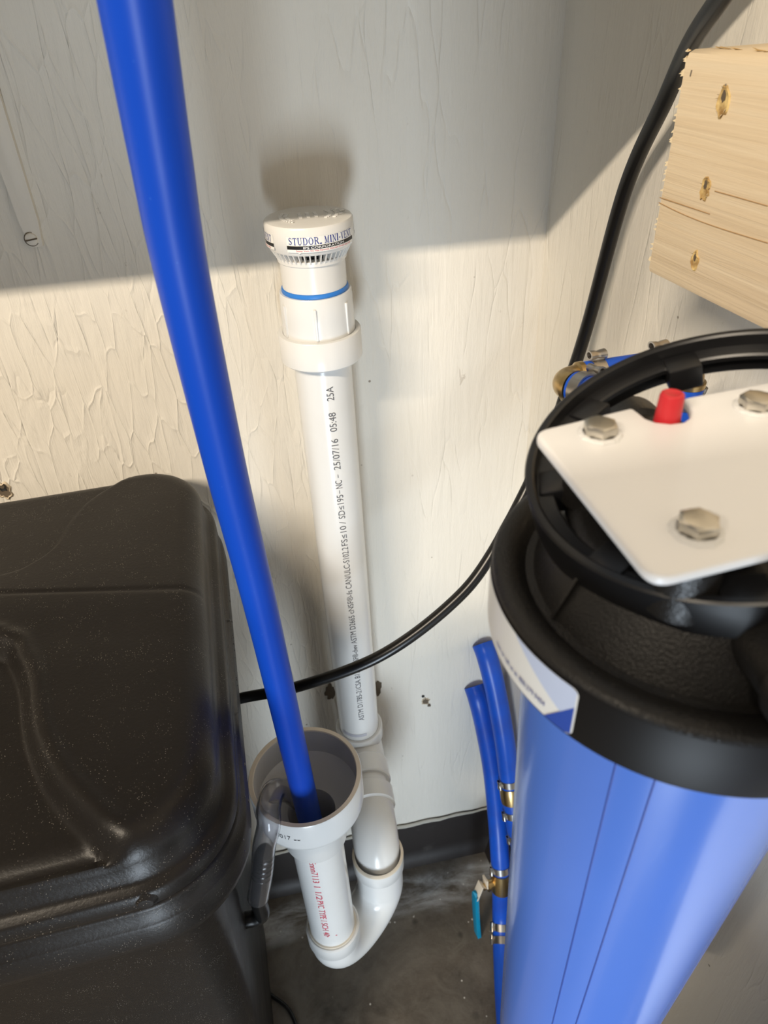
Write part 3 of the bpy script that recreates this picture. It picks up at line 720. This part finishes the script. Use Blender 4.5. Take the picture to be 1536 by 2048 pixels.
for i, (px, py, r) in enumerate(((1447, 203, .0042), (1411, 378, .0036), (1390, 521, .0030))):
    s, z = onW(px, py, .073); n = 18; rn = random.Random(i)
    rr_ = [(.8 + .45 * rn.random()) * r for _ in range(n)]
    m = S0 @ T(s, .073, z)
    def P(k, y): return [m @ Vector((k * q * .72 * math.cos(6.283 * j / n), y, k * q * 1.25 * math.sin(6.283 * j / n))) for j, q in enumerate(rr_)]
    hol = MB().grid([P(1.22, -.0001), P(1.05, .0007), P(.92, .0003), P(.7, .0002), P(.1, .0002)], True, False, True).build('pilot_hole', 'wood_in', wood, ang=70)
    MB().grid([[m @ Vector((.30 * q * math.cos(6.283 * j / n) - .0002, .0004, .55 * q * math.sin(6.283 * j / n) + .5 * r)) for j, q in enumerate(rr_)] for k in (1,)] + [[m @ Vector((-.0002, .0005, .5 * r))] * n], True).build('hole_shade', 'scar', hol)  # flat dark patch paints the shade inside the hole
    for k in range(7):
        a = rn.random() * 6.28; p = Vector((r * .8 * math.cos(a), .0004, r * 1.25 * math.sin(a))); d = Vector((math.cos(a) * .4, .8, math.sin(a) * .6)) * (.0008 + .0012 * rn.random())
        MB().add([m @ (p + Vector((-.0005, 0, 0))), m @ (p + Vector((.0005, 0, .0004))), m @ (p + d)], [(0, 1, 2)]).build('splinter', 'splinter', hol, smooth=False)
rn = random.Random(2)
for k in range(34):
    z = zb_ + .004 + (zt2 - zb_ - .004) * rn.random(); t = .0728; ln = .0008 + .0016 * rn.random() * (1.6 if rn.random() > .8 else .6)
    b_ = S0 @ Vector((sL + .0004, t, z))
    MB().add([b_, S0 @ Vector((sL + .0004, t - .002, z + .0006)), S0 @ Vector((sL + .0004, t, z + .0014)), S0 @ Vector((sL - ln, t + .0004, z + .0006 - .001 * rn.random()))], [(0, 1, 3), (1, 2, 3), (0, 3, 2)]).build('splinter', 'splinter', wood, smooth=False)
for k in range(14):
    s = sL + .006 + .05 * rn.random(); ln = .0008 + .0012 * rn.random()
    MB().add([S0 @ Vector((s, .06, zt2 - .0003)), S0 @ Vector((s + .002, .058, zt2 - .0003)), S0 @ Vector((s + .0015, .066, zt2 + ln))], [(0, 1, 2)]).build('splinter', 'splinter', wood, smooth=False)
for i, pl in enumerate((((1318, 405), (1370, 430), (1436, 455), (1536, 486)), ((1320, 395), (1372, 412), (1420, 428)), ((1430, 382), (1480, 396), (1536, 412)))):
    q = [(lambda a: S0 @ Vector((a[0], .07315, a[1])))(onW(x, y, .073)) for x, y in pl]
    MB().tube(catmull(q, 6), .00022, 6).build('growth_ring', 'wood_line', wood)
for a, b in (((1384, 140), (1381, 152)), ((1452, 168), (1453, 174))):
    q = [(lambda c: S0 @ Vector((c[0], .0731, c[1])))(onW(*p, .073)) for p in (a, b)]
    MB().tube(q, .0004, 6).build('pencil_mark', 'pencil', wood)

# ================================================================= water filter
FX, FY = .1135, -.471
def FZ(z): return z + H
filt = thing('water_filter', 'blue water filter housing with black textured cap and white sticker', 'water filter', (FX, FY, FZ(-.52)))
headm = MB().lathe([(.0, FZ(-.1215)), (.034, FZ(-.1215)), (.0365, FZ(-.1222)), (.0385, FZ(-.125)), (.0452, FZ(-.1375)), (.0466, FZ(-.1402)), (.0490, FZ(-.1406)), (.0512, FZ(-.1384)), (.0530, FZ(-.1372)),
                    (.0568, FZ(-.1372)), (.0584, FZ(-.1378)), (.0590, FZ(-.1392))], T(FX, FY, 0), 120)
head = headm.build('cap', 'cap', filt, ang=50)
MB().lathe([(.0590, FZ(-.1392)), (.0592, FZ(-.1398)), (.0592, FZ(-.1570)), (.0590, FZ(-.1590)), (.0578, FZ(-.1597)), (.046, FZ(-.1597))], T(FX, FY, 0), 120).build('collar', 'collar', filt, ang=40)
def sr(z): return .0462 - .030 * (-z - .2)
zs = [-.150, -.17, -.2, -.25, -.3, -.35, -.4, -.45, -.49]
sp = [(sr(z), FZ(z)) for z in zs] + [(sr(-.5) * .97, FZ(-.503)), (sr(-.5) * .85, FZ(-.513)), (sr(-.5) * .5, FZ(-.520)), (0, FZ(-.522))]
smp = MB().lathe(sp, T(FX, FY, 0), 120).build('sump', 'sump', filt, ang=60)
for px, py in ((1213, 1573), (1300, 1590), (1528, 1755)):
    best = None
    for k in range(720):
        a = k * math.pi / 360
        for z in (-.165, -.18, -.2, -.22, -.25, -.28):
            p = np.array([FX + sr(z) * math.sin(a), FY - sr(z) * math.cos(a), z + H]); v = ROT @ (p - CAM)
            if math.cos(a) < .1: continue
            e = math.hypot(v[0] / v[2] * F + CX - px, v[1] / v[2] * F + CY - py)
            if best is None or e < best[0]: best = (e, a)
    a = best[1]
    MB().tube([az_pt(FX, FY, sr(z) - .0001, a, FZ(z)) for z in zs], .00035, 6).build('mould_line', 'sump_line', smp)
# ribs and bosses on the cap
for az_d in (8, 98, 188, 278):
    az = math.radians(az_d)
    MB().add([az_pt(FX, FY, .039, az - .012, FZ(-.1225)), az_pt(FX, FY, .039, az + .012, FZ(-.1225)), az_pt(FX, FY, .0480, az + .012, FZ(-.1400)), az_pt(FX, FY, .0480, az - .012, FZ(-.1400)),
              az_pt(FX, FY, .036, az - .012, FZ(-.135)), az_pt(FX, FY, .036, az + .012, FZ(-.135))], [(0, 1, 2, 3), (0, 3, 4), (1, 5, 2), (4, 5, 1, 0)]).build('rib', 'cap', head, smooth=False)
bolts = [onZ(*p, -.1014) for p in ((1199, 868), (1393, 1062), (1510, 815))]
bolts.append(bolts[1] + bolts[2] - bolts[0])
for b in bolts:
    MB().lathe([(.0085, FZ(-.123)), (.0078, FZ(-.1050))], T(b[0], b[1], 0), 24, cap1=True).build('bolt_boss', 'cap', head)
# port toward the corner and away from it
PD = Vector((.010, .085, -.012)).normalized()
P0 = Vector((FX + .006, FY + .030, FZ(-.1270)))
for sgn in (1, -1):
    c0_ = P0 if sgn > 0 else Vector((FX - .004, FY - .026, FZ(-.128)))
    MB().lathe([(.0105, -.012), (.0112, .026), (.0130, .028), (.0132, .040), (.0122, .0415), (.0090, .0415), (.0088, .034)], frame(c0_, PD if sgn > 0 else -PD), 40).build('port', 'cap', head)
# relief button
rb_ = onZ(1338, 822, -.100)
MB().lathe([(.0, FZ(-.0945)), (.0018, FZ(-.0945)), (.0023, FZ(-.0942)), (.0031, FZ(-.0945)), (.0034, FZ(-.0953)), (.0037, FZ(-.104))], T(rb_[0], rb_[1], 0), 32).build('relief_button', 'red', filt)
MB().lathe([(.0048, FZ(-.104)), (.0048, FZ(-.107)), (.0060, FZ(-.108)), (.0060, FZ(-.123))], T(rb_[0], rb_[1], 0), 32, cap0=True).build('button_seat', 'dark', filt)
# sticker on the collar
RL = .0594
def faz(px, py, z):
    q = onZ(px, py, z); return math.atan2(q[0] - FX, -(q[1] - FY))
zl1, zl0 = -.1402, -.1580
aR = faz(1164, 1356, zl1); aL = aR - math.radians(150)
def cyl_patch(pts2, name, mat, par, r, nsub=1):
    """polygon strip given as list of (az, ztop, zbot)"""
    return MB().grid([[az_pt(FX, FY, r, a, FZ(z1)) for a, z1, z0 in pts2], [az_pt(FX, FY, r, a, FZ(z0)) for a, z1, z0 in pts2]], False).build(name, mat, par)
n = 60
rc = .0022
strip = []
for i in range(n + 1):
    a = aL + (aR - aL) * i / n; strip.append((a, zl1, zl0))
for k in range(1, 7):                      # rounded right-hand corners
    t = k / 6; dx = math.sin(t * math.pi / 2) * rc; dy = rc * (1 - math.cos(t * math.pi / 2)); strip.append((aR + dx / RL, zl1 - dy, zl0 + dy))
stick = cyl_patch(strip, 'sticker', 'label', filt, RL)
aD0, aD1 = faz(1045, 1262, zl1), faz(1122, 1430, zl0 + .004)
aB0 = faz(1084, 1434, zl0)
def zline(a): return zl0 + .0003 + max(0, a - aB0) / (aR - aB0) * .50 * (zl1 - zl0)
aE = aR + .75 * rc / RL
pale = []
for i in range(31):
    a = aD0 + (aE - aD0) * i / 30; e = max(0, (a - aR) * RL)
    zb2 = zl1 + (zline(aD1) - zl1) * (a - aD0) / (aD1 - aD0) if a < aD1 else zline(a)
    pale.append((a, zl1 - e * .45, zb2))
cyl_patch(pale, 'pale_panel', 'label_pale', stick, RL + .00012)
blue = []
for i in range(21):
    a = aB0 + (aE - aB0) * i / 20; e = max(0, (a - aR) * RL)
    blue.append((a, zline(a), zl0 + .0002 + e * .45))
cyl_patch(blue, 'blue_corner', 'label_blue', stick, RL + .00016)
aT1 = faz(1092, 1408, zl0 + .004); aT0 = aT1 - (aT1 - faz(1040, 1362, zl0 + .004)) * 32 / 12.2
v, f = fit_text('.com or call us at: 800.279.9404', (aT1 - aT0) * RL, .0020)
MB().add([az_pt(FX, FY, RL + .0002, aT0 + x / RL, FZ(zl0 + .0032 + y)) for x, y in v], f).build('sticker_lettering', 'ink_navy', stick, smooth=False)

# ================================================================= white bracket plate with bolts
ZP = -.1014
brkt = thing('mounting_plate', 'white powder coated steel bracket plate bolted on top of filter cap', 'bracket', (bolts[0][0], bolts[0][1], FZ(ZP - .004)))
A_, B_ = onZ(1066, 862, ZP), onZ(1308, 1160, ZP)
def rnd_corner(p, c, q, r, n=7):
    p, c, q = map(np.array, (p, c, q)); u = (p - c) / np.linalg.norm(p - c); v = (q - c) / np.linalg.norm(q - c)
    a = c + u * r; b = c + v * r
    return [tuple((1 - t) ** 2 * a + 2 * t * (1 - t) * c + t * t * b) for t in np.linspace(0, 1, n)]
notch = [onZ(x, y, ZP)[:2] for x, y in ((1264, 814), (1278, 824), (1293, 836), (1312, 843), (1340, 846), (1366, 843), (1379, 834), (1383, 822), (1378, 809), (1367, 795))]
A2, B2 = A_[:2], B_[:2]
T2_ = onZ(1530, 770, ZP)[:2]; d1 = (T2_ - A2) / np.linalg.norm(T2_ - A2)
tA = (A2 - COR) @ WN; face = .0735
E1 = A2 + d1 * (tA - face) / (-(d1 @ WN)); Rr_ = onZ(1536, 1104, ZP)[:2]; d2 = (Rr_ - B2) / np.linalg.norm(Rr_ - B2); tB = (B2 - COR) @ WN
E2 = B2 + d2 * (tB - face) / (-(d2 @ WN))
outl = rnd_corner(notch[0], A2, B2, .0045) + rnd_corner(A2, B2, E2, .0055) + [tuple(E2), tuple(E1)] + [tuple(p) for p in notch[::-1]]
MB().prism([tuple(p) for p in outl], FZ(ZP - .0034), FZ(ZP)).build('plate', 'white_steel', brkt, bevel=.0011, seg=3, bang=50)
MB().add([Vector((*E1, FZ(ZP - .0034))), Vector((*E2, FZ(ZP - .0034))), Vector((*E2, FZ(ZP + .055))), Vector((*E1, FZ(ZP + .055)))] +
         [Vector((*(p + WN * .003), z)) for p, z in ((E1, FZ(ZP - .0034)), (E2, FZ(ZP - .0034)), (E2, FZ(ZP + .055)), (E1, FZ(ZP + .055)))],
         [(0, 1, 2, 3), (7, 6, 5, 4), (0, 4, 5, 1), (1, 5, 6, 2), (2, 6, 7, 3), (3, 7, 4, 0)]).build('wall_flange', 'white_steel', brkt, bevel=.0008)
for i, b in enumerate(bolts):
    a0 = (.25, .0, .4, .1)[i]
    m = T(b[0], b[1], FZ(ZP)) @ Matrix.Rotation(a0, 4, 'Z')
    hx = [(.00485 * math.cos(math.pi / 3 * k), .00485 * math.sin(math.pi / 3 * k)) for k in range(6)]
    hxm = MB().prism(hx, .0, .0034, m)
    hxm.lathe([(.0041, .0034), (.0038, .0037), (0, .00372)], m, 24)
    hd = hxm.build('hex_bolt', 'bolt', brkt, bevel=.0003, ang=25)
    rn = random.Random(i + 30); nn = 30
    MB().grid([[m @ Vector((k * (1 + .12 * rn.random()) * math.cos(6.283 * j / nn), k * (1 + .12 * rn.random()) * math.sin(6.283 * j / nn), z)) for j in range(nn)] for k, z in ((.0044, .0008), (.0053, .0006), (.0058, .00005))], True).build('chipped_coat', 'chip', hd, ang=20)

# ================================================================= wrench ring leaning around the cap
RCN = Vector((.1205, -.4605, -.1028 + H)); RN = Vector((-.3108, -.0281, 1.0)).normalized(); RR = .056
wrn = thing('filter_wrench', 'black plastic spanner wrench ring lying tilted around the filter cap', 'wrench', RCN)
RM = frame(RCN, RN, (1, 0, 0))
g0, g1 = math.radians(16), math.radians(303)     # open jaw faces the wall
MB().lathe([(RR, -.0005), (RR - .0006, 0), (RR - .0022, 0), (RR - .0028, -.0006), (RR - .0030, -.0042), (RR - .0072, -.0046), (RR - .0078, -.0052), (RR - .0078, -.0066), (RR - .0045, -.0070), (RR - .0045, -.0118), (RR - .0040, -.0130), (RR - .0006, -.0130), (RR, -.0124), (RR, -.0005)],
           RM, 120, g0, g1).build('ring', 'ring', wrn, ang=28)
for a_d in (76, 118, 160, 204, 242, 280):
    m = RM @ Matrix.Rotation(math.radians(a_d), 4, 'Z')
    MB().box(RR - .0125, RR - .0035, -.0052, .0052, -.0120, -.0035, m).build('tooth', 'ring', wrn, bevel=.0008)
hm = RM @ Matrix.Rotation(g1, 4, 'Z')
MB().box(RR - .007, RR, -.002, .012, -.0130, -.0005, hm).build('handle', 'ring', wrn, bevel=.002)

# ================================================================= hose loop at the filter port
loop = None
PXR = .0080
c1_, c2_ = Vector(dep(1114, 764, .352)), Vector(dep(1388, 722, .362))
port = P0 + PD * .040
loop = thing('pex_loop', 'blue pipe loop with brass elbows and steel pinch clamps behind the filter cap', 'pipe loop', c1_)
def pipe_piece(a, b, name='blue_pipe', r=PXR, mat='pex', par=None):
    d = (b - a).normalized()
    m = frame(a, d); L = (b - a).length
    return MB().lathe([(r * .72, .001), (r * .72, 0), (r * .96, 0), (r, .0006), (r, L - .0006), (r * .96, L), (r * .72, L), (r * .72, L - .001)], m, 36).build(name, mat, par)
def clamp(p, d, r, par, up, w=.0066):
    d = Vector(d).normalized(); up = Vector(up); up = (up - d * up.dot(d)).normalized()
    m = frame(p, d, up)
    bd = MB().lathe([(r, -w / 2), (r + .0009, -w / 2), (r + .0009, w / 2), (r, w / 2)], m, 44).build('pinch_clamp', 'clamp', par, ang=30)
    q = frame(Vector(p) + up * (r + .0030), d, up)
    er = MB()
    prof2 = [(.0016, -w * .62), (.0024, -w * .62), (.0021, -w * .2), (.0017, 0), (.0021, w * .2), (.0024, w * .62), (.0016, w * .62), (.0012, 0), (.0016, -w * .62)]
    er.lathe(prof2, q @ Matrix.Diagonal((1, 1.5, 1, 1)), 20)
    er.box(-.0032, -.0012, -.0016, .0016, -w * .5, w * .5, q)
    er.build('clamp_ear', 'clamp', bd, ang=50)
    return bd
def elbow(c, d1, d2, par, r=.0072, ln=.013):
    d1, d2 = Vector(d1).normalized(), Vector(d2).normalized()
    mb = MB(); a, b = c + d1 * ln, c + d2 * ln; pts = []
    for k in range(13):
        t = k / 12; pts.append((1 - t) ** 2 * a + 2 * t * (1 - t) * c + t * t * b)
    mb.tube(pts, r, 28)
    for p, d in ((a, d1), (b, d2)):
        mb.lathe([(r, -.003), (r + .0012, -.0022), (r + .0012, .0005), (r * .6, .0005)], frame(p, d), 28)
        mb.lathe([(r * .62, 0), (r * .62, .016)], frame(p, d), 20)
    return mb.build('brass_elbow', 'brass', par, ang=35)
d_h1 = Vector(ROT.T @ np.array([.46, .36, -.81])).normalized()
d_h2 = (c2_ - c1_).normalized()
elbow(c1_, d_h1, d_h2, loop); elbow(c2_, -d_h2, (0, 0, -1), loop)
h1a = c1_ + d_h1 * .0135
MB().tube(catmull([h1a, h1a + d_h1 * .012, (h1a + d_h1 * .022) * .5 + (port + PD * .02) * .5, port + PD * .012, port - PD * .004], 8), PXR, 32).build('blue_pipe', 'pex', loop)
pipe_piece(c1_ + d_h2 * .0135, c2_ - d_h2 * .0135, par=loop)
pipe_piece(c2_ + Vector((0, 0, -.0135)), c2_ + Vector((0, 0, -.30)), par=loop)
UPV = Vector((0, 0, 1))
vdir = Vector(CAM) - c1_
cl = clamp(h1a + d_h1 * .0065, d_h1, PXR, loop, UPV + d_h2 * .9)
cl2 = clamp(c1_ + d_h2 * .0205, d_h2, PXR, loop, UPV + Vector((0, .15, 0)))
clamp(c2_ - d_h2 * .0205, d_h2, PXR, loop, UPV + Vector((0, .15, 0)))
clamp(c2_ + Vector((0, 0, -.0215)), (0, 0, -1), PXR, loop, (1, .3, 0))
# the 5 stamped in the band
vd = Vector(CAM) - (c1_ + d_h2 * .0205); vd = (vd - d_h2 * vd.dot(d_h2)).normalized(); sidev = vd.cross(d_h2)
v, f = fit_text('5', .0022, .0032)
pc5 = c1_ + d_h2 * .0205 + vd * (PXR + .00105)
MB().add([pc5 + d_h2 * (x - .0011) - sidev * (y - .0006) for x, y in v], f).build('stamp', 'ink_black', cl2, smooth=False)

# ================================================================= supply pipes in the corner by the floor
SR = .0138
def path_pts(lst): return [Vector(onY(*p)) for p in lst]
PB = path_pts([(948, 1372, .0), (957, 1400, -.014), (970, 1455, -.028), (985, 1540, -.05), (995, 1640, -.08), (1000, 1715, -.110), (1003, 1760, -.125), (1003, 1830, -.141)])
PB += [Vector(onZ(1005, 1905, -H + .017)), Vector(onZ(1009, 1990, -H + .0145)), Vector(onZ(1016, 2090, -H + .0145))]
PA = path_pts([(965, 1287, .0), (975, 1315, -.014), (991, 1380, -.033), (1009, 1480, -.06), (1019, 1560, -.08), (1032, 1650, -.108)])
PA += [Vector(onY(1052, 1740, -.130)), Vector(onZ(1066, 1850, -H + .0175)), Vector(onZ(1080, 1940, -H + .0145))]
def supply(name, label, P, cl_idx, cpl):
    t = thing(name, label, 'pipe', (P[-1].x, P[-1].y, 0), 'blue supply pipes in the corner')
    C_ = catmull(P, 10)
    MB().tube(C_, SR, 24).build('blue_pipe', 'pex', t)
    for i, upv in cl_idx:
        i = int(i * 10); d = C_[i + 1] - C_[i - 1]; clamp(C_[i], d, SR, t, upv, .010)
    for i, L in cpl:
        i = int(i * 10); d = (C_[i + 1] - C_[i - 1]).normalized()
        MB().lathe([(SR * .9, -L / 2), (SR + .0012, -L / 2), (SR + .0018, -L / 4), (SR + .0018, L / 4), (SR + .0012, L / 2), (SR * .9, L / 2)], frame(C_[i], d), 28).build('brass_coupling', 'brass', t)
    return t, C_
lu = (-1, -.25, .15)
ta, CA_ = supply('supply_pipe', 'blue supply pipe from upper wall hole with brass coupling in the corner', PA, ((4.0, lu), (4.75, lu), (5.2, lu)), ((4.38, .024),))
tb, CB_ = supply('supply_pipe', 'blue supply pipe from lower wall hole with teal lever valve by the floor', PB, ((5.45, lu), (7.35, lu), (7.75, lu)), ((6.0, .036),))
i = 60; vp = CB_[i]; vdv = (CB_[i + 1] - CB_[i - 1]).normalized()
sd = Vector((-1, -.18, .05)); sd = (sd - vdv * sd.dot(vdv)).normalized()
valve = MB()
valve.lathe([(.0065, .008), (.0065, .020), (.0085, .0205), (.0085, .024), (.005, .0245), (.005, .030), (0, .0302)], frame(vp, sd), 24)
vo = valve.build('valve_stem', 'brass', tb)
tip = vp + sd * .026
l0 = Vector(onY(962, 1768, tip.y)); l1 = Vector(onY(951, 1795, tip.y - .004)); l2 = Vector(onY(953, 1840, tip.y - .010)); l3 = Vector(onY(958, 1893, tip.y - .016))
def strap(pts, w, t, name, mat, par):
    mb = MB(); r = []
    for k, p in enumerate(pts):
        d = (pts[min(k + 1, len(pts) - 1)] - pts[max(k - 1, 0)]).normalized(); n_ = sd.cross(d).normalized(); q = d.cross(n_)
        r.append([p + n_ * (w * a) + q * (t * b) for a, b in ((-.5, -.5), (.5, -.5), (.5, .5), (-.5, .5))])
    return mb.grid(r, True, True, True).build(name, mat, par, bevel=.0008)
top = tip + Vector((0, .004, .016))
strap([top, tip, l0, l1], .013, .0028, 'valve_lever', 'cream', tb)
strap(catmull([l1 + (l0 - l1) * .25, l1, l2, l3], 5), .0125, .0058, 'lever_sleeve', 'teal', tb)
for hx_, hz_ in ((PA[0], 0), (PB[0], 0)):
    pass

# ================================================================= unseen copy of filter and plate, added to shade sump and right wall
def dup(root, off, label):
    q = root.copy(); COL.objects.link(q); q.location = Vector(root.location) + off; q['label'] = label
    for ch in list(root.children):
        c = ch.copy(); COL.objects.link(c); c.parent = q
        for g in list(ch.children):
            d = g.copy(); COL.objects.link(d); d.parent = c
    return q
OFF = Vector((WD[0] * .185, WD[1] * .185, 0))
dup(filt, OFF, 'unseen copy of blue water filter housing, added to block light')
dup(brkt, OFF, 'unseen copy of white bracket plate, added with the filter copy')

# ================================================================= unseen low tank, added to block the added low light from the right wall
pt_ = thing('low_light_blocker', 'unseen small grey tank on the floor, added to shade right wall', 'tank', (.130, -.702, 0))
MB().lathe([(0, .03), (.06, .03), (.075, .045), (.086, .08), (.088, .12), (.088, .47), (.084, .52), (.065, .555), (.03, .57), (.018, .572), (.018, .60), (0, .60)], T(.130, -.702, 0), 56).build('blocker_vessel', 'tank_grey', pt_)
MB().lathe([(.078, .0), (.084, .0), (.084, .055), (.078, .06)], T(.130, -.702, 0), 48).build('blocker_base', 'collar', pt_)
